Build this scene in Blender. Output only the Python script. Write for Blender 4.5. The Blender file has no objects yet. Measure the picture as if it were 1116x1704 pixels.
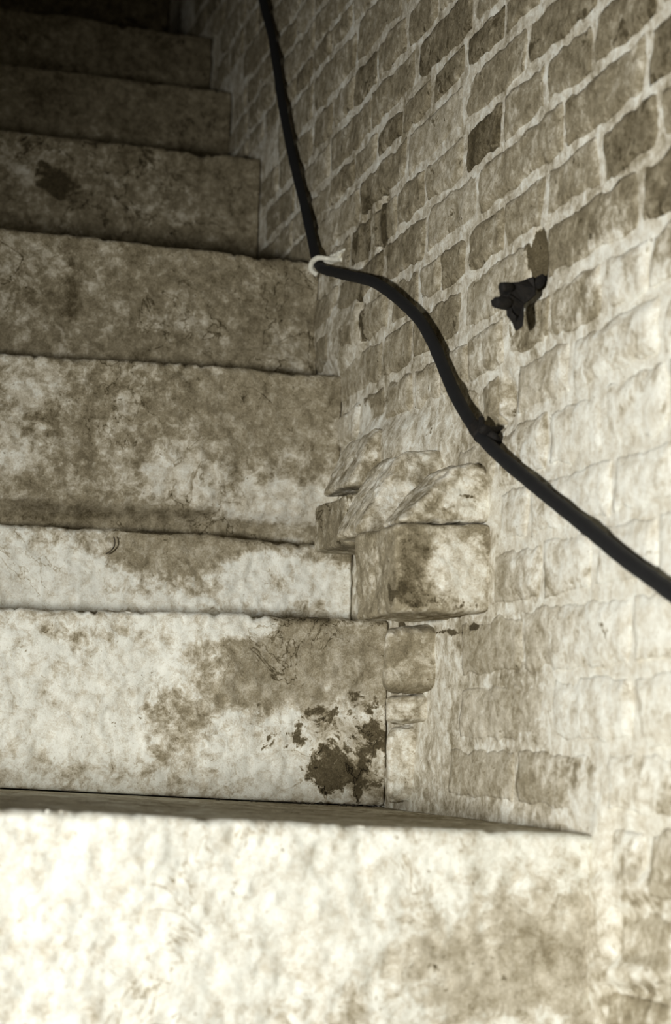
import bpy, math, random
import numpy as np
from mathutils import Matrix, Vector

# ------------------------------------------------------------------ camera
F = 3000.0; CXP, CYP = 558.0, 852.0
YAW, PITCH, ROLL = math.radians(16.5), math.radians(7.37), 0.028
CAM = np.array([0.0, 0.0, 0.75])
fwd = np.array([math.sin(YAW)*math.cos(PITCH), math.cos(YAW)*math.cos(PITCH), math.sin(PITCH)])
rt0 = np.array([math.cos(YAW), -math.sin(YAW), 0.0])
up0 = np.cross(rt0, fwd)
rt = rt0*math.cos(ROLL) + up0*math.sin(ROLL)
up = up0*math.cos(ROLL) - rt0*math.sin(ROLL)

scn = bpy.context.scene
cd = bpy.data.cameras.new('camera'); cam = bpy.data.objects.new('camera', cd)
scn.collection.objects.link(cam); scn.camera = cam
cam.matrix_world = Matrix(((rt[0], up[0], -fwd[0], CAM[0]), (rt[1], up[1], -fwd[1], CAM[1]),
                           (rt[2], up[2], -fwd[2], CAM[2]), (0, 0, 0, 1)))
cd.sensor_fit = 'HORIZONTAL'; cd.sensor_width = 24.0; cd.lens = F/1116*24.0
cd.clip_start = 0.05
cd.dof.use_dof = True; cd.dof.focus_distance = 2.45; cd.dof.aperture_fstop = 5.0

# ------------------------------------------------------------------ light
w = bpy.data.worlds.new('world'); scn.world = w; w.use_nodes = True
bg = w.node_tree.nodes['Background']; bg.inputs[0].default_value = (1.0, 0.92, 0.76, 1); bg.inputs[1].default_value = 0.035

def area(name, loc, aim, size, power, col, spread=180):
    l = bpy.data.lights.new(name, 'AREA'); l.shape = 'DISK'; l.size = size; l.energy = power; l.color = col
    l.spread = math.radians(spread)
    o = bpy.data.objects.new(name, l); scn.collection.objects.link(o)
    o.location = loc
    o.rotation_euler = (Vector(aim) - Vector(loc)).to_track_quat('-Z', 'Y').to_euler()
    return o
def spot(name, loc, aim, radius, power, col, angle):
    l = bpy.data.lights.new(name, 'SPOT'); l.shadow_soft_size = radius; l.energy = power; l.color = col
    l.spot_size = math.radians(angle); l.spot_blend = 1.0
    o = bpy.data.objects.new(name, l); scn.collection.objects.link(o); o.location = loc
    o.rotation_euler = (Vector(aim) - Vector(loc)).to_track_quat('-Z', 'Y').to_euler()
spot('flood_lamp', (-1.15, 0.15, 0.675), (0.90, 1.72, 0.66), 0.13, 312.0, (1.0, 0.99, 0.955), 77)

scn.view_settings.view_transform = 'Standard'; scn.view_settings.look = 'None'
scn.view_settings.gamma = 1.0; scn.view_settings.use_curve_mapping = False
scn.view_settings.exposure = 0.0

# ------------------------------------------------------------------ helpers
rng = random.Random(7)
XW = 0.80                                             # plane of the brick wall

def ray(px, py):
    return fwd + rt*((px-CXP)/F) - up*((py-CYP)/F)
def on_x(px, py, X=XW):
    r = ray(px, py); return CAM + r*((X-CAM[0])/r[0])
def on_y(px, py, Y):
    r = ray(px, py); return CAM + r*((Y-CAM[1])/r[1])

def _h(ix, iy, iz, s):
    n = (ix*374761393 + iy*668265263 + iz*2147483647 + s*1274126177) & 0xffffffff
    n = ((n ^ (n >> 13)) * 1274126177) & 0xffffffff
    n = ((n ^ (n >> 16)) * 2246822519) & 0xffffffff
    return ((n ^ (n >> 15)) & 0xffffff) / float(0xffffff)
def vnoise(p, s=0):
    i = np.floor(p).astype(np.int64); f = p - i; f = f*f*(3-2*f)
    r = 0
    for a in (0, 1):
        wa = f[..., 0] if a else 1-f[..., 0]
        for b in (0, 1):
            wb = f[..., 1] if b else 1-f[..., 1]
            for c in (0, 1):
                wc = f[..., 2] if c else 1-f[..., 2]
                r = r + wa*wb*wc*_h(i[..., 0]+a, i[..., 1]+b, i[..., 2]+c, s)
    return r
def fbm(p, scale, octv=4, s=0, rough=0.5):
    t = 0; amp = 1; tot = 0; q = p*scale
    for o in range(octv):
        t = t + amp*(vnoise(q + 17.3*o, s+o) - 0.5); tot += amp
        amp *= rough; q = q*2.03
    return t/tot*2                                     # about -1..1
def sstep(a, b, x):
    t = np.clip((x-a)/(b-a), 0, 1); return t*t*(3-2*t)

def link(name, verts, faces, mat, parent=None, attrs=None, smooth=True, center=True):
    v = np.asarray(verts, dtype=float).reshape(-1, 3)
    c = np.array([(v[:, 0].min()+v[:, 0].max())/2, (v[:, 1].min()+v[:, 1].max())/2, v[:, 2].min()]) if center else np.zeros(3)
    if parent is not None: c = np.array(parent.location)
    me = bpy.data.meshes.new(name); me.from_pydata((v-c).tolist(), [], faces)
    for k, a in (attrs or {}).items():
        at = me.attributes.new(k, 'FLOAT', 'POINT'); at.data.foreach_set('value', np.asarray(a, dtype=np.float32).ravel())
    if smooth: me.polygons.foreach_set('use_smooth', [True]*len(me.polygons))
    me.materials.append(mat); me.update()
    o = bpy.data.objects.new(name, me); scn.collection.objects.link(o)
    if parent is not None: o.parent = parent
    else: o.location = c
    return o
def tag(o, label=None, cat=None, group=None, kind=None):
    if label: o['label'] = label
    if cat: o['category'] = cat
    if group: o['group'] = group
    if kind: o['kind'] = kind
    return o
def tube_faces(R, C):
    """closed loop of R rows, each row of C vertices along X, with end caps"""
    fs = []
    for i in range(R):
        j = (i+1) % R
        for k in range(C-1):
            fs.append((i*C+k, i*C+k+1, j*C+k+1, j*C+k))
    fs.append(tuple(i*C for i in range(R)))
    fs.append(tuple(i*C+C-1 for i in reversed(range(R))))
    return fs

# stains and painted shade: blob = (px, py, radius x, radius y, amount), fixed onto the surface they lie on
def spots(blobs, plane, c):
    """returns [(a0,b0,axis matrix inverse,amount)] in surface coords (X,Z) for slabs or (Y,Z) for the wall"""
    out = []
    for (px, py, rx, ry, am) in blobs:
        g = (lambda x, y: on_y(x, y, c)[[0, 2]]) if plane == 'y' else (lambda x, y: on_x(x, y, c)[[1, 2]])
        o = g(px, py); m = np.array([g(px+rx, py)-o, g(px, py+ry)-o]).T
        out.append((o, np.linalg.inv(m), am))
    return out
def paint(ab, sp, warp):
    t = np.zeros(ab.shape[:-1])
    for o, mi, am in sp:
        d = (ab-o) @ mi.T
        r = np.sqrt((d**2).sum(-1)) + warp*0.45
        t += am*(1-sstep(0.45, 1.35, r))
    return t

# ------------------------------------------------------------------ materials
def masonry(name, grain=1.0, mott=1.0, crack=0.0):
    m = bpy.data.materials.new(name); m.use_nodes = True
    nt = m.node_tree; N = nt.nodes; L = nt.links
    bs = N['Principled BSDF']; bs.inputs['Roughness'].default_value = 0.92
    bs.inputs['Specular IOR Level'].default_value = 0.15
    geo = N.new('ShaderNodeNewGeometry')
    def noise(scale, det, rough, dist=0.0):
        n = N.new('ShaderNodeTexNoise'); n.inputs['Scale'].default_value = scale; n.inputs['Detail'].default_value = det
        n.inputs['Roughness'].default_value = rough; n.inputs['Distortion'].default_value = dist
        L.new(geo.outputs['Position'], n.inputs['Vector']); return n.outputs[0]
    def attr(n):
        a = N.new('ShaderNodeAttribute'); a.attribute_name = n; return a.outputs['Fac']
    def M(op, a, b, c=None):
        n = N.new('ShaderNodeMath'); n.operation = op
        for i, v in enumerate((a, b, c)):
            if v is None: continue
            if isinstance(v, (int, float)): n.inputs[i].default_value = v
            else: L.new(v, n.inputs[i])
        return n.outputs[0]
    def rmp(v, a, b, lo=0.0, hi=1.0):
        n = N.new('ShaderNodeMapRange'); n.interpolation_type = 'SMOOTHSTEP'
        L.new(v, n.inputs[0])
        for i, x in enumerate((a, b, lo, hi)): n.inputs[i+1].default_value = x
        return n.outputs[0]
    def mix(f, a, b):
        return M('ADD', M('MULTIPLY', a, M('SUBTRACT', 1.0, f)), M('MULTIPLY', b, f))
    n1 = noise(13, 10, 0.66, 0.6); n2 = noise(55, 8, 0.72, 0.4); n3 = noise(520, 3, 0.7); n4 = noise(23, 9, 0.7, 1.0)
    n5 = noise(190, 4, 0.6); n6 = noise(120, 3, 0.6, 1.0)
    lime = rmp(M('ADD', M('ADD', M('MULTIPLY', n1, 0.5), M('MULTIPLY', n2, 0.5)), attr('lime')), 0.38, 0.62)
    dark = rmp(M('ADD', M('ADD', M('MULTIPLY', n4, 0.85), M('SUBTRACT', M('MULTIPLY', n2, 0.75), 0.3)), M('MULTIPLY', attr('dark'), 1.5)), 0.56, 0.66)
    base = M('ADD', attr('tone'), M('ADD', M('MULTIPLY', M('SUBTRACT', n2, 0.5), 0.75*mott), M('MULTIPLY', M('SUBTRACT', n1, 0.5), 0.5)))
    li = M('ADD', attr('limetone'), M('ADD', M('MULTIPLY', M('SUBTRACT', n2, 0.5), 0.85), M('MULTIPLY', M('SUBTRACT', n4, 0.5), 0.5)))
    t = mix(M('MULTIPLY', lime, 0.9), base, li)
    t = mix(M('MULTIPLY', dark, 0.85), t, M('ADD', 0.10, M('MULTIPLY', M('SUBTRACT', n2, 0.5), 0.3)))
    if crack:
        n7 = noise(11, 5, 0.55, 0.8); n8 = noise(6, 2, 0.5)
        ln = M('SUBTRACT', 1.0, rmp(M('ABSOLUTE', M('SUBTRACT', n7, 0.5), 0.0), 0.0, 0.010))
        t = M('SUBTRACT', t, M('MULTIPLY', M('MULTIPLY', ln, rmp(n8, 0.48, 0.60)), crack))
    pit = rmp(n6, 0.64, 0.72)
    t = M('SUBTRACT', t, M('MULTIPLY', pit, 0.22))
    t = M('ADD', t, M('MULTIPLY', M('SUBTRACT', n3, 0.5), 0.5*grain))
    t = M('ADD', t, M('MULTIPLY', M('SUBTRACT', n5, 0.5), 0.22*grain))
    cr = N.new('ShaderNodeValToRGB'); L.new(t, cr.inputs[0])
    el = cr.color_ramp.elements
    el[0].position = 0.0; el[0].color = (0.020, 0.015, 0.007, 1)
    el[1].position = 1.0; el[1].color = (0.88, 0.88, 0.79, 1)
    for p, c in ((0.25, (0.108, 0.087, 0.049)), (0.5, (0.30, 0.258, 0.172)), (0.75, (0.60, 0.55, 0.435))):
        e = el.new(p); e.color = c + (1,)
    L.new(cr.outputs[0], bs.inputs['Base Color'])
    b = N.new('ShaderNodeBump'); b.inputs['Strength'].default_value = 0.55; b.inputs['Distance'].default_value = 0.004
    L.new(M('ADD', M('MULTIPLY', n2, 1.0), M('ADD', M('MULTIPLY', n5, 0.25), M('MULTIPLY', lime, 0.12))), b.inputs['Height'])
    L.new(b.outputs[0], bs.inputs['Normal'])
    return m
STONE = masonry('weathered_limewashed_stone', 1.0, 1.15, 0.30); BRICK = masonry('old_brick', 0.9, 1.35); MORTAR = masonry('lime_mortar', 0.8)

def simple(name, col, rough, scale=60, var=0.4, metal=0.0, bump=0.3):
    m = bpy.data.materials.new(name); m.use_nodes = True; nt = m.node_tree; N = nt.nodes; L = nt.links
    bs = N['Principled BSDF']; bs.inputs['Roughness'].default_value = rough; bs.inputs['Metallic'].default_value = metal
    g = N.new('ShaderNodeNewGeometry'); n = N.new('ShaderNodeTexNoise'); n.inputs['Scale'].default_value = scale
    n.inputs['Detail'].default_value = 6; L.new(g.outputs['Position'], n.inputs['Vector'])
    r = N.new('ShaderNodeValToRGB'); L.new(n.outputs[0], r.inputs[0])
    r.color_ramp.elements[0].position = 0.3; r.color_ramp.elements[1].position = 0.7
    r.color_ramp.elements[0].color = tuple(c*(1-var) for c in col)+(1,); r.color_ramp.elements[1].color = tuple(min(1, c*(1+var)) for c in col)+(1,)
    L.new(r.outputs[0], bs.inputs['Base Color'])
    b = N.new('ShaderNodeBump'); b.inputs['Strength'].default_value = bump; b.inputs['Distance'].default_value = 0.002
    L.new(n.outputs[0], b.inputs['Height']); L.new(b.outputs[0], bs.inputs['Normal'])
    return m
RUBBER = simple('black_rubber', (0.0025, 0.0025, 0.0028), 0.8, 90, 0.4, 0, 0.15)
RUST = simple('rusted_iron', (0.008, 0.006, 0.004), 0.85, 160, 0.7, 0.2, 0.8)
PALE = simple('pale_plaster', (0.80, 0.78, 0.66), 0.9, 200, 0.2, 0, 0.6)
CRUMB = simple('dark_crumbs', (0.05, 0.04, 0.025), 0.9, 300, 0.8)

# ------------------------------------------------------------------ stone slabs
# name key: Y of the face, nosing line in the photograph (left, right), stain and painted-shade lists
SL = [
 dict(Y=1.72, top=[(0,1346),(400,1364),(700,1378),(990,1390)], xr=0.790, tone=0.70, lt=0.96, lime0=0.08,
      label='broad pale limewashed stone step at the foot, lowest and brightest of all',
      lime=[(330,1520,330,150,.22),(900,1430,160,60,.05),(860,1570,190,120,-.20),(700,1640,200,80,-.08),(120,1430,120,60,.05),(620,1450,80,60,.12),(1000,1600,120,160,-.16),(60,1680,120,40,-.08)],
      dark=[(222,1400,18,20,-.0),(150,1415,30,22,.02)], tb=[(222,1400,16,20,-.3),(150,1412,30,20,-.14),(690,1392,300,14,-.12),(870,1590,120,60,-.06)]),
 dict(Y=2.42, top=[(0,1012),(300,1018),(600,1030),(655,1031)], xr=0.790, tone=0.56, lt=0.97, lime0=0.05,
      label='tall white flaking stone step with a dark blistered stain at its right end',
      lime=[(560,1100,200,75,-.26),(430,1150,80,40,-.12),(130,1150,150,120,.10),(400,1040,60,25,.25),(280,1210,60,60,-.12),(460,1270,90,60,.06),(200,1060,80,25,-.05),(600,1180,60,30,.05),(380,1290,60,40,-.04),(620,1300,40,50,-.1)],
      dark=[(580,1240,80,85,.15),(545,1290,50,50,.10),(630,1215,25,50,.08),(460,1235,40,22,.08),(500,1232,14,20,.1),(560,1035,90,8,.12),(300,1205,60,20,-.0)], tb=[(520,1028,110,10,-.2),(250,1180,60,40,-.08)]),  # strips along the nosing paint its thin shadow line
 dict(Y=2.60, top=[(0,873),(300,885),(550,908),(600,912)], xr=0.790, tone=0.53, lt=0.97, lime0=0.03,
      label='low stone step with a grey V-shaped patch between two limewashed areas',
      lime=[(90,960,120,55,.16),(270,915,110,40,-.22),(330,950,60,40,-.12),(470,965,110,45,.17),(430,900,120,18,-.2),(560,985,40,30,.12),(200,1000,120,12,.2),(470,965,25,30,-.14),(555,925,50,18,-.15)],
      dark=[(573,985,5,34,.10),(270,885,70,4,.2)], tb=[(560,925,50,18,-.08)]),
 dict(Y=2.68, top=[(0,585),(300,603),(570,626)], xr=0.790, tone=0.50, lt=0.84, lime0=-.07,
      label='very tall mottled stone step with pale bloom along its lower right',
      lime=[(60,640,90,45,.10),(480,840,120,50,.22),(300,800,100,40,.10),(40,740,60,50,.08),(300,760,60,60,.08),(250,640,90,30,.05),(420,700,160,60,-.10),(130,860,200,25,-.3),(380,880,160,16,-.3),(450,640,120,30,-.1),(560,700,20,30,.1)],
      dark=[(60,690,60,30,.0),(80,760,80,30,.0)], tb=[(60,690,80,40,-.06),(90,848,150,12,-.12),(260,855,120,10,-.1),(100,868,140,14,-.08)]),  # lime and tb blobs at the foot paint the nosing's shadow band
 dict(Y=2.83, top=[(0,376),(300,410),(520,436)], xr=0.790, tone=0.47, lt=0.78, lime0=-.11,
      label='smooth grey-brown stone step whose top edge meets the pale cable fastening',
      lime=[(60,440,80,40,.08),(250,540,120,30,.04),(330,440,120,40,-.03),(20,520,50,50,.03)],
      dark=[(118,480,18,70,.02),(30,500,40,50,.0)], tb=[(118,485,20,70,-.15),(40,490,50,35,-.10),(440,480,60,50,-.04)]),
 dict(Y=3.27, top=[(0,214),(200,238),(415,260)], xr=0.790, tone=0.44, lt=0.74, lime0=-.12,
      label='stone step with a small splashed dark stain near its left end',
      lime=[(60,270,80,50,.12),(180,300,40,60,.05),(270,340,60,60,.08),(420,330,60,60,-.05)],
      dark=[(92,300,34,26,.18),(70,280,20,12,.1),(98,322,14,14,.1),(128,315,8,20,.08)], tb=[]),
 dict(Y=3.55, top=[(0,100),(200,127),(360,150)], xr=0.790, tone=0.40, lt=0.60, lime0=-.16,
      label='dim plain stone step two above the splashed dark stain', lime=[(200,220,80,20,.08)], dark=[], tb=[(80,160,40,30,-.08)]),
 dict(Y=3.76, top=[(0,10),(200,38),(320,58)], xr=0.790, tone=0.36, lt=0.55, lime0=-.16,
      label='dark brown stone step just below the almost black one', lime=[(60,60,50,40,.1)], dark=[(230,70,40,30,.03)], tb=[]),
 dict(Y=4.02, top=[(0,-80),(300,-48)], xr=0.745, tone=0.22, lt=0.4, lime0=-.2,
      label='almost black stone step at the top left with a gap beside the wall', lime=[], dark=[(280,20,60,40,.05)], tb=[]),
]
SL[6]['label'] = 'dim plain stone step directly above the one with the splashed stain'
for i, s in enumerate(SL):
    pts = [on_y(x, y, s['Y']) for x, y in s['top']]
    s['tx'] = [p[0] for p in pts]; s['tz'] = [p[2] for p in pts]
    # straight line through the end points, used beyond them
    s['k'] = (s['tz'][-1]-s['tz'][0])/(s['tx'][-1]-s['tx'][0])
def ztop(i, X):
    s = SL[i]; z = np.interp(X, s['tx'], s['tz'])
    z = z + np.where(X < s['tx'][0], (X-s['tx'][0])*s['k']*0.3, 0)
    return z
XL = -0.45
BASE_Z = 0.26
def slab(i):
    s = SL[i]; Y0 = s['Y']; Yn = SL[i+1]['Y'] if i+1 < len(SL) else Y0+0.3
    res = 0.0032 if i < 6 else 0.0045
    C = int(((s['xr']+(.008 if s['xr']>.78 else 0))-XL)/res)+1; xs = np.linspace(XL, (s['xr']+(.008 if s['xr']>.78 else 0)), C)
    zt = ztop(i, xs); zb = ztop(i-1, xs)+0.002 if i else np.full(C, BASE_Z)
    H = float((zt-zb).mean()); nf = int(H/res)+1; ntp = int((Yn-Y0+0.02)/0.006)+2
    rows = []; wt = []; wz = []
    Yb = Yn + 0.14
    rows.append(np.stack([xs, np.full(C, Yb), zb], 1)); wt.append(0); wz.append(0)
    r = 0.010
    for k in range(nf):
        t = k/(nf-1); z = zb + (zt-zb)*t
        d = np.minimum(z-zb, zt-z)                     # rounded arrises
        rr = np.where(z-zb < zt-z, 0.006, r)
        off = np.where(d < rr, rr-np.sqrt(np.clip(rr**2-(rr-d)**2, 0, None)), 0)
        rows.append(np.stack([xs, Y0+off, z], 1)); wt.append(1.0); wz.append(1.0 if t > .9 else (t/.9))
    for k in range(1, ntp):
        t = k/(ntp-1); y = Y0+r + (Yn+0.02-Y0-r)*t
        rows.append(np.stack([xs, np.full(C, y), zt], 1)); wt.append(0); wz.append(1-sstep(.75, .95, t))
    rows.append(np.stack([xs, np.full(C, Yb), zt], 1)); wt.append(0); wz.append(0)
    P = np.array(rows); R = P.shape[0]
    wf = np.array(wt, float)[:, None]; wzz = np.array(wz)[:, None]
    n = fbm(P, 9, 3, 11)*0.010 + fbm(P, 34, 4, 31, .6)*0.0065 + fbm(P, 120, 2, 51)*0.0016
    # undercut worn band along the foot of the tall fourth step
    Q = P.copy()
    if i == 3:
        t = (P[..., 2]-zb)/(zt-zb)
        Q[..., 1] += wf*0.020*(1-sstep(.10, .20, t + fbm(P, 14, 2, 77)*.03))
    Q[..., 1] += wf*n
    edge = fbm(P*np.array([1, .3, 0]), 22, 4, 91, .6)*0.0050 + np.clip(fbm(P*np.array([1, .3, 0]), 60, 2, 97), .25, 1)*-0.014 + .0035
    q = np.zeros_like(n)
    q += edge*(0.35 if i == 0 else 1.0)
    topw = sstep(.6, 1, (P[..., 2]-zb)/(zt-zb)) * wzz
    Q[..., 2] += topw*q
    # rubbed right end
    X = P[..., 0]
    # attributes
    ab = P[..., [0, 2]]; warp = fbm(P, 38, 4, 5, .6)
    lime = s['lime0'] + paint(ab, spots(s['lime'], 'y', Y0), warp)
    dark = -0.06 + paint(ab, spots(s['dark'], 'y', Y0), warp)
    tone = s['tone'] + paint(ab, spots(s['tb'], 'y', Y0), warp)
    ontop = (1-wf)*np.ones_like(X)
    tone = tone - 0.02*ontop; lime = lime - 0.16*ontop; dark = dark + .03*ontop
    # left of the frame: same stone
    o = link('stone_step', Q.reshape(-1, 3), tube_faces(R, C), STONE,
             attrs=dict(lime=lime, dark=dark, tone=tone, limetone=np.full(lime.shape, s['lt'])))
    tag(o, s['label'], 'stone step', 'stone steps of the old stair')
    return o
for i in range(len(SL)): slab(i)

# ------------------------------------------------------------------ brick wall
BED = [1690,1577,1462,1343,1242,1127,1012,908,812,703,608,515,415,325,234,147,60,-12,-100,-185,-280,-345,-418,-485,-573,-650,-730,-810,-890,-970]
ZB = [on_x(850, y)[2] for y in BED]
HEAD = {0:[1010,1120],1:[1025,1120],2:[1010,1075,1180],
 3:[745,863,1011,1130],4:[762,914,1057,1160],5:[765,873,1051,1180],6:[818,903,985,1100],7:[830,882,1020,1125],
 8:[695,760,825,915,1009,1112],9:[690,776,801,833,857,952,1100],10:[690,735,781,843,917,1005,1080,1160],11:[640,690,770,889,908,1065,1180],
 12:[600,650,700,735,780,840,909,1000,1098,1180],13:[640,713,796,942,1079,1190],14:[620,663,712,774,838,909,990,1100,1190],
 15:[600,680,775,878,1000,1112],16:[630,674,721,775,841,900,970,1050,1130],17:[620,694,790,905,1010,1130],
 18:[590,631,680,730,790,850,920,1000,1090]}
YMIN, YMAX = 1.36, 4.25
def px_of(P):
    d = np.asarray(P)-CAM; z = d@fwd
    return CXP+F*(d@rt)/z, CYP-F*(d@up)/z
def head_ys(k):
    zm = (ZB[k]+ZB[k+1])/2
    step = 0.122 if k % 2 == 0 else 0.232
    if k in HEAD:
        ys = []
        for x in HEAD[k]:
            y = BED[k]
            lo, hi = -2000, 2600
            for _ in range(40):                         # pixel row where column x meets height zm
                m = (lo+hi)/2
                if on_x(x, m)[2] > zm: lo = m
                else: hi = m
            ys.append(on_x(x, (lo+hi)/2)[1])
        ys.sort()
    else:
        ys = [1.5 + rng.random()*0.1]
        while ys[-1] < 2.0: ys.append(ys[-1]+step*rng.uniform(.92, 1.08))
    while ys[0] > YMIN+.1: ys.insert(0, ys[0]-step*rng.uniform(.94, 1.06))
    if k >= 8:
        while ys[-1] < YMAX: ys.append(ys[-1]+step*rng.uniform(.92, 1.08))
    return ys
def stair_z(Y):
    z = -1
    for i, s in enumerate(SL):
        if Y >= s['Y']-0.01: z = ztop(i, np.array(0.79)).item()
    return z

WLIME = [(1080,720,190,320,.22),(1030,1150,170,260,.20),(940,830,150,160,.14),(1040,450,70,90,.05),(1090,1000,90,130,.10),
         (830,1180,90,130,-.12),(790,1080,60,60,-.08),(930,960,90,70,-.01),(610,690,22,26,.22),(620,720,14,30,.15),(1010,1330,70,60,.06),
         (800,830,60,60,.02),(690,930,40,40,.0),(750,940,60,60,.0),(820,600,40,60,.06),(1050,1560,80,160,-.03),(600,480,110,160,-.05),(1000,380,120,90,.02),
         (1090,1090,80,18,-.15),(900,1300,60,60,-.08)]
WDARK = [(620,370,28,60,.05),(590,430,14,60,.08),(899,425,13,52,.60),(846,666,12,42,.12),(690,620,40,14,.06),(620,670,30,14,.05),(668,1042,7,8,.3),(745,1052,35,5,.2),(790,1043,8,7,.35),  # tall blobs at the open brick gaps paint shade inside the recesses
         (640,360,6,60,.12),(610,520,8,50,.10),(890,540,20,5,.0)]
WTB = [(620,380,40,70,-.12),(875,560,25,50,-.10),(570,560,50,6,-.0),(845,668,9,40,-.15),(700,610,50,18,-.10),(630,665,40,14,-.12),(640,1160,20,24,-.12),
       (880,1115,90,6,-.1),(900,1228,60,8,-.12),(1060,1500,50,10,-.14),(1075,1650,50,14,-.2),(870,1125,60,5,-.12)]  # also paints shadow into an open gap and the low bed joints
SWL, SWD, SWT = spots(WLIME, 'x', XW), spots(WDARK, 'x', XW), spots(WTB, 'x', XW)
def wall_fields(P):
    ab = P[..., [1, 2]]; warp = fbm(P, 34, 4, 5, .6)
    return paint(ab, SWL, warp), paint(ab, SWD, warp), paint(ab, SWT, warp)

heads = [head_ys(k) for k in range(len(BED)-1)]
# the mortar wall itself: relief in the joints, deeper where the joint has fallen out
def wall_relief(P):
    h = fbm(P, 7, 3, 201)*0.005 + fbm(P, 34, 4, 203, .5)*0.0022 + fbm(P, 130, 2, 205)*0.0006
    return h
HOLES = spots([(899,428,10,48,-.014),(845,665,10,40,-.016),(826,705,14,12,-.012),(606,400,5,70,-.012),(632,380,5,60,-.012),(642,350,4,50,-.01),(606,530,5,50,-.01),(785,745,22,5,-.0)], 'x', XW)
LUMPS = spots([(1004,1560,20,220,.012),(560,560,40,60,.012),(640,760,60,60,.014),(700,740,50,50,.008),
               (1050,1480,50,30,.010),(1060,1620,60,24,.012),(780,930,40,60,.0),(620,500,30,60,.008)], 'x', XW)
def build_wall():
    ys = np.arange(1.30, 4.30, 0.0050); zs = np.arange(0.20, 2.75, 0.0050)
    Yg, Zg = np.meshgrid(ys, zs); P = np.stack([np.full(Yg.shape, XW), Yg, Zg], -1)
    ab = P[..., [1, 2]]; warp = fbm(P, 60, 3, 9)
    h = wall_relief(P) + paint(ab, HOLES, warp*.5) + paint(ab, LUMPS, fbm(P, 12, 2, 9)*.5)
    Q = P.copy(); Q[..., 0] -= h
    Rr, C = Yg.shape
    l, d, t = wall_fields(P)
    V = Q.reshape(-1, 3)
    fs = [(r*C+c, r*C+c+1, (r+1)*C+c+1, (r+1)*C+c) for r in range(Rr-1) for c in range(C-1)]
    # thickness: back rim
    b = len(V); back = np.array([[XW+.12, ys[0], zs[0]], [XW+.12, ys[-1], zs[0]], [XW+.12, ys[-1], zs[-1]], [XW+.12, ys[0], zs[-1]]])
    V = np.vstack([V, back])
    fs.append((b, b+3, b+2, b+1))
    fs.append(tuple([b, b+1] + [c for c in range(C-1, -1, -1)]))
    fs.append(tuple([b+3] + [(Rr-1)*C+c for c in range(C)] + [b+2]))
    fs.append(tuple([b] + [r*C for r in range(Rr)] + [b+3]))
    fs.append(tuple([b+1, b+2] + [r*C+C-1 for r in range(Rr-1, -1, -1)]))
    ex = lambda a: np.concatenate([a.ravel(), np.zeros(4)])
    o = link('wall_right', V, fs, MORTAR, attrs=dict(lime=ex(np.maximum(l, -.03)+0.03+fbm(P, 6, 3, 88)*.06), dark=ex(d-.07), tone=ex(t+.58), limetone=ex(np.full(l.shape, .88))))
    tag(o, kind='structure')
build_wall()

ORD = ['first','second','third','fourth','fifth','sixth','seventh','eighth','ninth','tenth','eleventh','twelfth','thirteenth','fourteenth','fifteenth',
       'sixteenth','seventeenth','eighteenth','nineteenth','twentieth','twenty-first','twenty-second','twenty-third','twenty-fourth','twenty-fifth',
       'twenty-sixth','twenty-seventh','twenty-eighth','twenty-ninth','thirtieth']
# bricks the photograph shows darker or paler than the rest: (pixel, pixel): tone change
MARKED = {(806,225):-.20,(940,200):-.0,(971,165):-.17,(1010,110):-.06,(1045,200):-.12,(1100,300):-.14,(800,70):-.17,(880,60):-.05,(920,40):-.10,(660,240):-.08,
          (655,175):-.04,(905,120):-.02,(985,40):-.06,(885,560):-.10,(640,240):-.14,(1020,60):-.10,(1090,60):-.12,(1030,370):-.06,(740,150):-.10,(600,150):-.10,
          (720,80):-.12,(850,100):-.05,(870,330):-.02,(730,240):.10,(960,600):.06,(895,640):.07,(1000,850):.12,(1045,470):-.02,(850,850):.12,(870,960):.02,(1000,1180):.14,(1000,1050):.12}
MW = [(on_x(*k)[[1, 2]], v) for k, v in MARKED.items()]
heads_gap = {}
for kk_, xa in ((11, 898), (9, 845)):                 # places where a closer brick has fallen out
    yy = on_x(xa, 430 if kk_ == 11 else 665)[1]
    heads_gap[kk_] = [j for j in range(len(heads[kk_])-1) if heads[kk_][j] < yy < heads[kk_][j+1]][0]
COVER = [(2.13, 2.42, on_x(700,1345)[2], on_x(700,1050)[2]), (2.02, 2.34, on_x(815,1020)[2], on_x(815,775)[2]), (2.16, 2.62, on_y(573,905,2.44)[2], on_y(640,695,2.43)[2])]
count = 0; per_row = {}; todo = []
for k in range(len(BED)-1):
    ys = heads[k]; z0, z1 = ZB[k], ZB[k+1]
    if z1 < 0.30: continue
    for j in range(len(ys)-1):
        y0, y1 = ys[j], ys[j+1]; zm = (z0+z1)/2; ym = (y0+y1)/2
        if stair_z(ym) > zm-.02: continue
        if y1-y0 < .02: continue
        if (k == 11 and j == heads_gap[11]) or (k == 9 and j == heads_gap[9]): continue
        c = [px_of((XW, a, b)) for a in (y0, y1) for b in (z0, z1)]
        xs_ = [p[0] for p in c]; yy_ = [p[1] for p in c]
        if max(xs_) < -5 or min(xs_) > 1125 or max(yy_) < -8 or min(yy_) > 1710: continue
        if any(a[0] < ym < a[1] and a[2] < zm < a[3] for a in COVER): continue
        todo.append((k, j, y0, y1, z0, z1))
lastrow = {}
for t in todo: lastrow.setdefault(t[0], []).append(t)
rowno = {k: n for n, k in enumerate(sorted(lastrow))}
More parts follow.
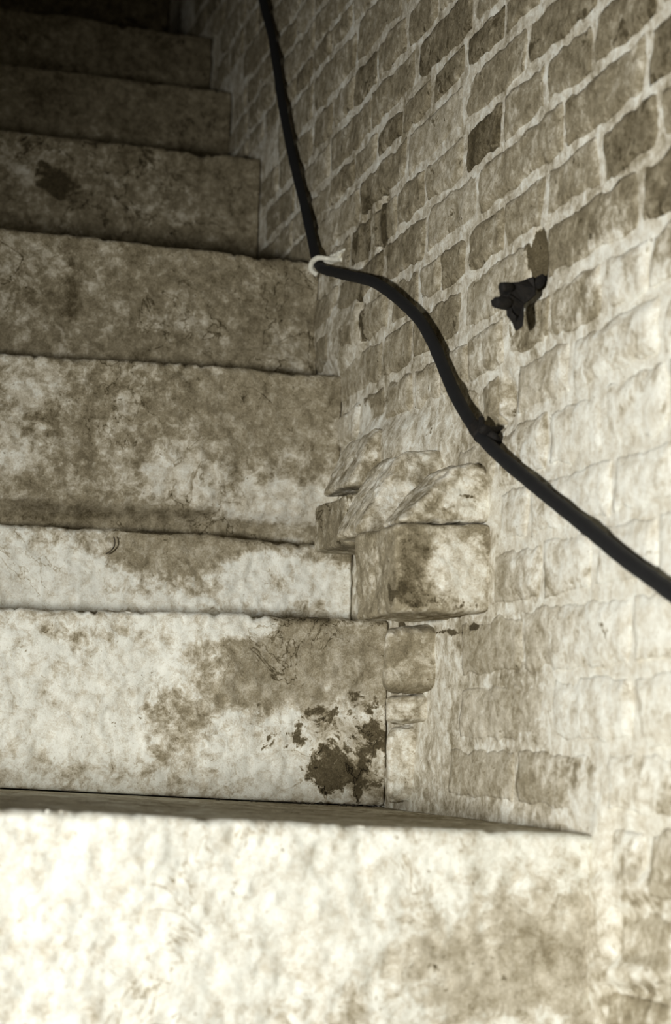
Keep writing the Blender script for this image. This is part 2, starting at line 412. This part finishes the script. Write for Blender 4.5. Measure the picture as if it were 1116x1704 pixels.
def brick(k, j, y0, y1, z0, z1, idx):
    long_ = (y1-y0) > 0.17
    ym, zm = (y0+y1)/2, (z0+z1)/2
    stain = rng.uniform(-.08, .06); hit = False
    for (c, v) in MW:
        if y0 < c[0] < y1 and z0 < c[1] < z1: stain = v; hit = True
    buried = (k <= 12 and ym > 2.12) or (k <= 5 and ym > 1.9) or (k <= 2)
    prot = rng.uniform(.002, .006) if k > 9 else rng.uniform(.003, .006) if not buried else rng.uniform(.002, .004)
    g = 0.0055 if not buried else .007
    ya, yb, za, zb_ = y0+g*rng.uniform(.7, 1.5), y1-g*rng.uniform(.7, 1.5), z0+g*rng.uniform(.9, 1.5), z1-g*rng.uniform(.9, 1.5)
    res = .0035 if ym < 2.9 else .006
    ny, nz = max(6, int((yb-ya)/res)), max(6, int((zb_-za)/res))
    u, v = np.meshgrid(np.linspace(-1, 1, ny), np.linspace(-1, 1, nz))
    kk = rng.uniform(.10, .22)
    U = u*np.sqrt(1-kk*v*v/2*.8)
    V = v*np.sqrt(1-kk*u*u/2)
    Y = (ya+yb)/2 + U*(yb-ya)/2; Z = (za+zb_)/2 + V*(zb_-za)/2
    tilt = rng.uniform(-.02, .02)
    Z = Z + (Y-ym)*tilt
    P = np.stack([np.full(Y.shape, XW), Y, Z], -1)
    jit = sstep(.5, 1, np.maximum(abs(u), abs(v)))
    P[..., 1] += jit*fbm(P, 30, 3, 300+k, .6)*.009; P[..., 2] += jit*fbm(P, 30, 3, 340+k, .6)*.008
    de = np.minimum((1-abs(u))*(yb-ya)/2, (1-abs(v))*(zb_-za)/2)
    e = sstep(-.002, .009 if k > 9 else .016, de + fbm(P, 70, 2, 17)*.002)
    h = wall_relief(P)*.8 + prot*e + fbm(P, 22, 3, 400, .5)*.003 + u*rng.uniform(-.002, .002) + .0004
    ab = P[..., [1, 2]]
    h = h + paint(ab, LUMPS, 0*u)*.6 + paint(ab, HOLES, 0*u)*.3
    P[..., 0] -= h
    ring = list(range(ny)) + [r*ny+ny-1 for r in range(1, nz)] + [(nz-1)*ny+c for c in range(ny-2, -1, -1)] + [r*ny for r in range(nz-2, 0, -1)]
    Vv = P.reshape(-1, 3); bk = Vv[ring].copy(); bk[:, 0] = XW+.018
    n0 = len(Vv); Vv = np.vstack([Vv, bk]); m = len(ring)
    fs = [(r*ny+c, r*ny+c+1, (r+1)*ny+c+1, (r+1)*ny+c) for r in range(nz-1) for c in range(ny-1)]
    fs += [(ring[a], n0+a, n0+(a+1) % m, ring[(a+1) % m]) for a in range(m)]
    fs.append(tuple(range(n0, n0+m)))
    l, d, t = wall_fields(Vv)
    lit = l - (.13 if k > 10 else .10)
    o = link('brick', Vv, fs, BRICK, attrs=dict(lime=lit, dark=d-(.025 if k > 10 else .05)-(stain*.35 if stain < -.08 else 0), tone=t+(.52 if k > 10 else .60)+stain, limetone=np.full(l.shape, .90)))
    hue = 'dark stained' if stain <= -.1 else ('pale limewashed' if (float(l.mean()) > .06 or stain > .05) else 'brown')
    n = 'long' if long_ else 'short'
    lab = f'{hue} {n} brick, {ORD[idx]} from the photo\'s right edge in the {ORD[rowno[k]]} visible course up'
    tag(o, lab, 'brick', 'bricks of the right wall')
for k in lastrow:
    row = sorted(lastrow[k], key=lambda t: t[2])
    for idx, t in enumerate(row):
        if idx < 30: brick(*t, idx); count += 1
print('bricks', count)

# ------------------------------------------------------------------ stones and fillets built into the wall
def hexa(name, c8, label, cat, mat, n=44, attrs=None, amp=.004, rnd=.10, blobs=None):
    """irregular block from 8 corners: bottom a b c d then top a b c d (a-b is the side facing the steps' front)"""
    c8 = [np.array(c, float) for c in c8]
    def tri(u, v, w_):
        b = (1-u)*(1-v); b2 = u*(1-v); b3 = u*v; b4 = (1-u)*v
        bot = c8[0]*b[..., None]+c8[1]*b2[..., None]+c8[2]*b3[..., None]+c8[3]*b4[..., None]
        top = c8[4]*b[..., None]+c8[5]*b2[..., None]+c8[6]*b3[..., None]+c8[7]*b4[..., None]
        return bot*(1-w_[..., None])+top*w_[..., None]
    idx = {}; V = []; fs = []
    def key(a, b, c):
        q = (a, b, c)
        if q not in idx: idx[q] = len(V); V.append(q)
        return idx[q]
    for ax in range(3):
        for side in (0, n):
            for i in range(n):
                for j in range(n):
                    q = []
                    for (a, b) in ((i, j), (i+1, j), (i+1, j+1), (i, j+1)):
                        p = [0, 0, 0]; p[ax] = side; p[(ax+1) % 3] = a; p[(ax+2) % 3] = b; q.append(key(*p))
                    fs.append(tuple(q if side else q[::-1]))
    A = np.array(V, float)/n
    B = (A-.5)*2
    # rounding of the corners
    r = rnd
    Cc = B.copy(); inner = np.clip(B, -(1-r), 1-r); dlt = B-inner; ln = np.linalg.norm(dlt, axis=1, keepdims=True)
    mx = np.maximum(ln, 1e-9); B = inner + dlt/mx*np.minimum(ln, r)
    A = B/2+.5
    P = tri(A[:, 0], A[:, 1], A[:, 2]); cen = P.mean(0)
    nrm = P-cen; nrm /= np.linalg.norm(nrm, axis=1, keepdims=True)
    P = P + nrm*(fbm(P, 16, 3, 501)*amp*1.6 + fbm(P, 60, 3, 505, .6)*amp*.7)[:, None]
    at = dict(lime=np.zeros(len(P)), dark=np.full(len(P), -.06), tone=np.full(len(P), .5), limetone=np.full(len(P), .88))
    for k_, v_ in (attrs or {}).items(): at[k_] = at[k_]+v_ if k_ != 'tone' else np.full(len(P), v_)
    if blobs:
        Yp, bl, bd, bt = blobs; w_ = fbm(P, 38, 4, 5, .6); ab = P[:, [0, 2]]
        face = (1-sstep(Yp+.03, Yp+.05, P[:, 1]))
        at['lime'] = at['lime'] + face*paint(ab, spots(bl, 'y', Yp), w_)
        at['dark'] = at['dark'] + face*paint(ab, spots(bd, 'y', Yp), w_)
        at['tone'] = at['tone'] + face*paint(ab, spots(bt, 'y', Yp), w_)
    return tag(link(name, P, fs, mat, attrs=at), label, cat)
# corner order: a=(outer,front) b=(wall,front) c=(wall,back) d=(outer,back)
YB = 2.04
bl_ = on_y(657, 1020, YB); br_ = on_y(818, 1016, YB); tl_ = on_y(660, 872, YB); tr_ = on_y(812, 872, YB)
dY = .165
hexa('projecting_stone',
     [bl_, (XW+.02, YB, br_[2]), (XW+.02, YB+dY, br_[2]), (bl_[0]+.000, YB+dY, bl_[2]),
      tl_, (XW+.02, YB, tr_[2]), (XW+.02, YB+dY, tr_[2]), (tl_[0]-.003, YB+dY, tl_[2]+.004)],
     'large squared stone jutting from the brick wall, dark stained left and limewashed right', 'stone', STONE, 50,
     dict(tone=.50, lime=-.10), .005, .10,
     (YB, [(755,945,60,60,.22),(790,960,35,55,.1),(740,890,50,14,.05),(700,920,28,50,-.1)], [(690,910,34,40,.07),(685,990,50,28,.10),(740,1005,70,10,.08),(668,950,14,50,.04)], [(690,940,35,70,-.15)]))
Y2 = 2.44
a0 = on_y(573, 905, Y2); a1 = on_y(576, 822, Y2)
hexa('projecting_stone',
     [a0, (XW+.02, Y2, a0[2]-.02), (XW+.02, Y2+.15, a0[2]), (a0[0]-.004, Y2+.15, a0[2]+.002),
      a1, (XW+.02, Y2, a1[2]+.02), (XW+.02, Y2+.15, a1[2]+.004), (a1[0]-.004, Y2+.15, a1[2])],
     'small squared brown stone jutting from the corner above the low step', 'stone', STONE, 36,
     dict(tone=.46, lime=-.10), .004, .12, (Y2, [(600,850,30,30,.06)], [(620,870,40,40,.05)], []))
# mortar sloping back from the stones to the wall: front outline in the photograph, depth behind it
def wedge(name, q, Yf, dep, label, cat, mat, tone, lime, skew=0.0, blobs=None, taper=False):
    bl, br, tr, tl = [on_y(x, y, Yf) for x, y in q]
    f = lambda p, w_=False: (XW+.02 if w_ else (XW+.004 if taper else p[0]), p[1]+dep, p[2]+skew)
    wr = lambda p: (XW+.02, p[1], p[2])
    return hexa(name, [bl, wr(br), f(br, True), f(bl), tl, wr(tr), f(tr, True), f(tl)], label, cat, mat, 40, dict(tone=tone, lime=lime), .0065, .34 if taper else .22, blobs)
wedge('mortar_fillet', [(666,868),(812,866),(812,768),(760,770)], 2.045, .10, 'smooth brown mortar slope above the large jutting stone', 'mortar', MORTAR, .50, -.02, .0,
      (2.045, [(780,830,50,40,.12)], [(775,826,30,5,.12),(700,872,60,8,.14)], [(700,850,50,40,-.06)]))
wedge('mortar_fillet', [(592,886),(692,884),(700,740),(672,748)], 2.20, .12, 'mottled mortar slope between the two jutting stones', 'mortar', MORTAR, .52, -.06, .0,
      (2.20, [(650,830,40,40,.08)], [(610,850,30,30,.10)], []))
wedge('mortar_fillet', [(576,809),(640,808),(640,712),(624,714)], 2.43, .14, 'steep mortar smear above the small jutting stone in the corner', 'mortar', MORTAR, .50, -.02, .0)

wedge('mortar_lump', [(634,1150),(766,1150),(770,1042),(636,1040)], 2.23, .18, 'grey mortar mass continuing the tall flaking step against the wall', 'mortar', MORTAR, .50, -.10, taper=True)
wedge('mortar_lump', [(638,1204),(744,1200),(752,1156),(640,1157)], 2.26, .14, 'rounded mortar lump bulging under the grey mortar mass', 'mortar', MORTAR, .54, -.02, taper=True)
wedge('mortar_lump', [(640,1332),(756,1340),(752,1207),(640,1211)], 2.30, .11, 'flat pale mortar patch in the corner right of the blistered stain', 'mortar', MORTAR, .56, .02, taper=True)

# ------------------------------------------------------------------ cable
def tube(name, pts, rad, mat, parent=None, seg=14, wob=0.0, seed=0):
    pts = np.array(pts, float); n = len(pts)
    # Catmull-Rom resample
    out = []
    for i in range(n-1):
        p0, p1, p2, p3 = pts[max(i-1, 0)], pts[i], pts[i+1], pts[min(i+2, n-1)]
        m = max(3, int(np.linalg.norm(p2-p1)/.006))
        for k in range(m):
            t = k/m
            out.append(.5*((2*p1)+(-p0+p2)*t+(2*p0-5*p1+4*p2-p3)*t*t+(-p0+3*p1-3*p2+p3)*t**3))
    out.append(pts[-1]); C = np.array(out); T = np.gradient(C, axis=0); T /= np.linalg.norm(T, axis=1, keepdims=True)
    V = []; ref = np.array([1.0, 0, 0])
    rw = rad*(1+wob*fbm(C, 60, 3, seed))
    for i in range(len(C)):
        a = np.cross(T[i], ref); a /= np.linalg.norm(a)+1e-9; b = np.cross(T[i], a)
        for s in range(seg):
            th = 2*math.pi*s/seg; V.append(C[i]+rw[i]*(a*math.cos(th)+b*math.sin(th)))
    R = len(C)
    fs = [(i*seg+s, i*seg+(s+1) % seg, (i+1)*seg+(s+1) % seg, (i+1)*seg+s) for i in range(R-1) for s in range(seg)]
    fs.append(tuple(range(seg-1, -1, -1))); fs.append(tuple((R-1)*seg+s for s in range(seg)))
    return link(name, V, fs, mat, parent)
D = 0.0082
def wallpt(x, y, off): return on_x(x, y, XW-off)
c_up = [wallpt(x, y, o) for x, y, o in ((405,-170,.022),(424,-70,.022),(437,0,.022),(452,60,.020),(461,115,.020),(468,165,.020),(479,225,.020),(492,285,.020),(507,345,.020),(518,395,.022),(526,430,.024))]
c_lo = [wallpt(x, y, o) for x, y, o in ((526,436,.024),(534,446,.026),(556,453,.028),(585,460,.028),(618,468,.026),(645,484,.024),(672,506,.022),(699,534,.022),(720,570,.021),(738,613,.021),(757,656,.021),(778,694,.022),
        (801,727,.022),(836,763,.020),(880,800,.018),(930,841,.018),(985,885,.018),(1040,930,.018),(1116,986,.018),(1180,1036,.018),(1260,1100,.018))]
co = tube('cable', c_up + c_lo[1:], D, RUBBER, wob=.10, seed=3)
tag(co, 'thick black rubber cable snaking down the brick wall', 'cable')

# pale fastening at the bend
def lump(name, c, r3, mat, label=None, cat=None, parent=None, seed=0, amp=.25, n=18, freq=90):
    V = []; fs = []
    for i in range(n+1):
        for j in range(2*n):
            a = math.pi*i/n; b = math.pi*j/n
            V.append((math.sin(a)*math.cos(b), math.sin(a)*math.sin(b), math.cos(a)))
    V = np.array(V); P = V*np.array(r3)+np.array(c)
    P = P + V*np.array(r3)*(fbm(P+seed, freq, 3, seed, .6)*amp*2)[:, None]
    for i in range(n):
        for j in range(2*n):
            fs.append((i*2*n+j, (i+1)*2*n+j, (i+1)*2*n+(j+1) % (2*n), i*2*n+(j+1) % (2*n)))
    o = link(name, P, fs, mat, parent)
    if label: tag(o, label, cat)
    return o
tie = [on_x(517, 437, XW-.030), on_x(520, 452, XW-.034), on_x(531, 458, XW-.034), ]
cl = bpy.data.objects.new('cable_clip', None); scn.collection.objects.link(cl); cl.location = tuple(on_x(540, 440, XW))
tag(cl, 'pale plastered fastening holding the black cable at its sharp bend', 'cable clip')
tube('strap', [on_x(570,432,XW-.002), on_x(548,431,XW-.014), on_x(530,429,XW-.030), on_x(519,437,XW-.036), on_x(518,449,XW-.036), on_x(527,457,XW-.030)], .0042, PALE, cl, wob=.5, seed=8)
lump('plaster_dab', on_x(556, 431, XW-.004), (.010, .045, .0075), PALE, parent=cl, seed=4, amp=.4)

# dark bracket gripping the cable lower down
br = bpy.data.objects.new('cable_bracket', None); scn.collection.objects.link(br); br.location = tuple(on_x(815, 715, XW))
tag(br, 'dark rusty wall bracket gripping the cable halfway along', 'bracket')
pc = on_x(796, 718, XW-.022)
Tn = np.array(c_lo[12])-np.array(c_lo[11]); Tn /= np.linalg.norm(Tn)
tube('collar', [pc-Tn*.013, pc, pc+Tn*.012], .0105, RUST, br, wob=.15, seed=5)
tube('arm', [on_x(800,712,XW-.03), on_x(812,717,XW-.018), on_x(830,716,XW+.004)], .0068, RUST, br, wob=.5, seed=6)
tube('spike', [on_x(812,722,XW-.018), on_x(822,727,XW-.014), on_x(830,736,XW-.004)], .0045, RUST, br, wob=.4, seed=6)
tube('nail', [on_x(798,716,XW-.026), on_x(801,706,XW-.022), on_x(801,697,XW-.016)], .0036, RUST, br, wob=.4, seed=9)

# corroded iron remnant sticking out of the wall
YR = 1.885
out = [(886,462),(878,463),(868,468),(858,472),(848,471),(841,470),(833,472),(832,484),(836,488),(845,489),(840,494),(830,494),(821,497),(820,507),(823,512),(838,513),(848,514),(845,526),(852,533),(858,537),(862,549),(865,545),(868,528),(871,507),(880,500),(886,494),(889,480)]
rem = bpy.data.objects.new('iron_remnant', None); scn.collection.objects.link(rem); rem.location = tuple(on_y(886, 480, YR))
tag(rem, 'black corroded iron remnant jutting from the bricks right of the cable', 'iron bracket')
def plate(name, poly, Y0, th, mat, parent):
    pts = [on_y(x, y, Y0) for x, y in poly]; n = len(pts); V = []
    cen = np.mean(pts, axis=0)
    for k, (dy, sc) in enumerate(((-th/2, .90), (-th*.32, 1.0), (th*.32, 1.0), (th/2, .90))):
        for i, p in enumerate(pts):
            q = cen+(p-cen)*sc; q = q + np.array([0, dy + .004*math.sin(i*1.7), 0]); V.append(q)
    fs = [tuple(range(n)), tuple(3*n+i for i in reversed(range(n)))]
    for k in range(3): fs += [(k*n+(i+1) % n, k*n+i, (k+1)*n+i, (k+1)*n+(i+1) % n) for i in range(n)]
    return link(name, V, fs, mat, parent, smooth=False)
plate('plate', out, YR, .016, RUST, rem)
tube('bolt', [on_y(848,479,YR-.006), on_y(841,478,YR-.010), on_y(834,478,YR-.012)], .0058, RUST, rem, wob=.3, seed=2)
tube('bolt', [on_y(845,503,YR-.006), on_y(834,503,YR-.010), on_y(824,503,YR-.012)], .0062, RUST, rem, wob=.3, seed=4)
tube('stub', [on_y(880,478,YR), on_y(893,472,YR), on_y(905,462,YR)], .0060, RUST, rem, wob=.5, seed=7)

# ------------------------------------------------------------------ small things
tw = [on_y(x, y, 2.588) for x, y in ((176,922),(184,917),(190,909),(191,900),(189,893))]
tag(tube('twig', tw, .0010, CRUMB, seg=6), 'thin curled dark twig clinging to the low stone step', 'twig')
def crumbs(spec, name, label):
    V = []; fs = []
    for (x, y, Y, r) in spec:
        c = on_y(x, y, Y) if Y > 0 else on_x(x, y, XW-.004)
        b = len(V); m = 6
        for i in range(m+1):
            for j in range(8):
                a, t = math.pi*i/m, 2*math.pi*j/8
                d = np.array([math.sin(a)*math.cos(t)*1.5, math.sin(a)*math.sin(t), math.cos(a)*.7])
                V.append(c+d*r*(1+rng.uniform(-.2, .2)))
        for i in range(m):
            for j in range(8):
                fs.append((b+i*8+j, b+(i+1)*8+j, b+(i+1)*8+(j+1) % 8, b+i*8+(j+1) % 8))
    tag(link(name, V, fs, CRUMB), label, 'crumbs', kind='stuff')
sp = []
for _ in range(150):
    x = rng.uniform(-20, 700) if rng.random() < .75 else rng.choice([30, 230, 265, 315])+rng.gauss(0, 14)
    y = 1322 + x*.026 + rng.gauss(2, 1.5)
    if x > 645: y = 1340+(x-645)*.115
    c = on_y(x, y, 2.405 if x < 645 else 2.0)
    sp.append((x, y+1, 2.400, rng.uniform(.0008, .0026)))
crumbs([s for s in sp if s[0] < 645], 'mortar_crumbs', 'dark mortar crumbs lying at the back of the lowest tread')

# ------------------------------------------------------------------ setting around
def box(name, a, b, mat, tone=.4):
    x0, y0, z0 = a; x1, y1, z1 = b
    V = [(x0,y0,z0),(x1,y0,z0),(x1,y1,z0),(x0,y1,z0),(x0,y0,z1),(x1,y0,z1),(x1,y1,z1),(x0,y1,z1)]
    fs = [(0,3,2,1),(4,5,6,7),(0,1,5,4),(1,2,6,5),(2,3,7,6),(3,0,4,7)]
    o = link(name, V, fs, mat, smooth=False, attrs=dict(lime=[-.1]*8, dark=[-.03]*8, tone=[tone]*8, limetone=[.7]*8))
    return tag(o, kind='structure')
box('floor', (-1.0, 0.2, -0.05), (0.92, 4.7, 0.0), STONE, .4)
box('trim_1', (XL, 1.70, 0.0), (0.79, 2.3, BASE_Z-.001), STONE, .5)      # plinth under the lowest step
box('wall_back', (-1.0, 4.52, 0.0), (0.92, 4.64, 2.8), STONE, .15)
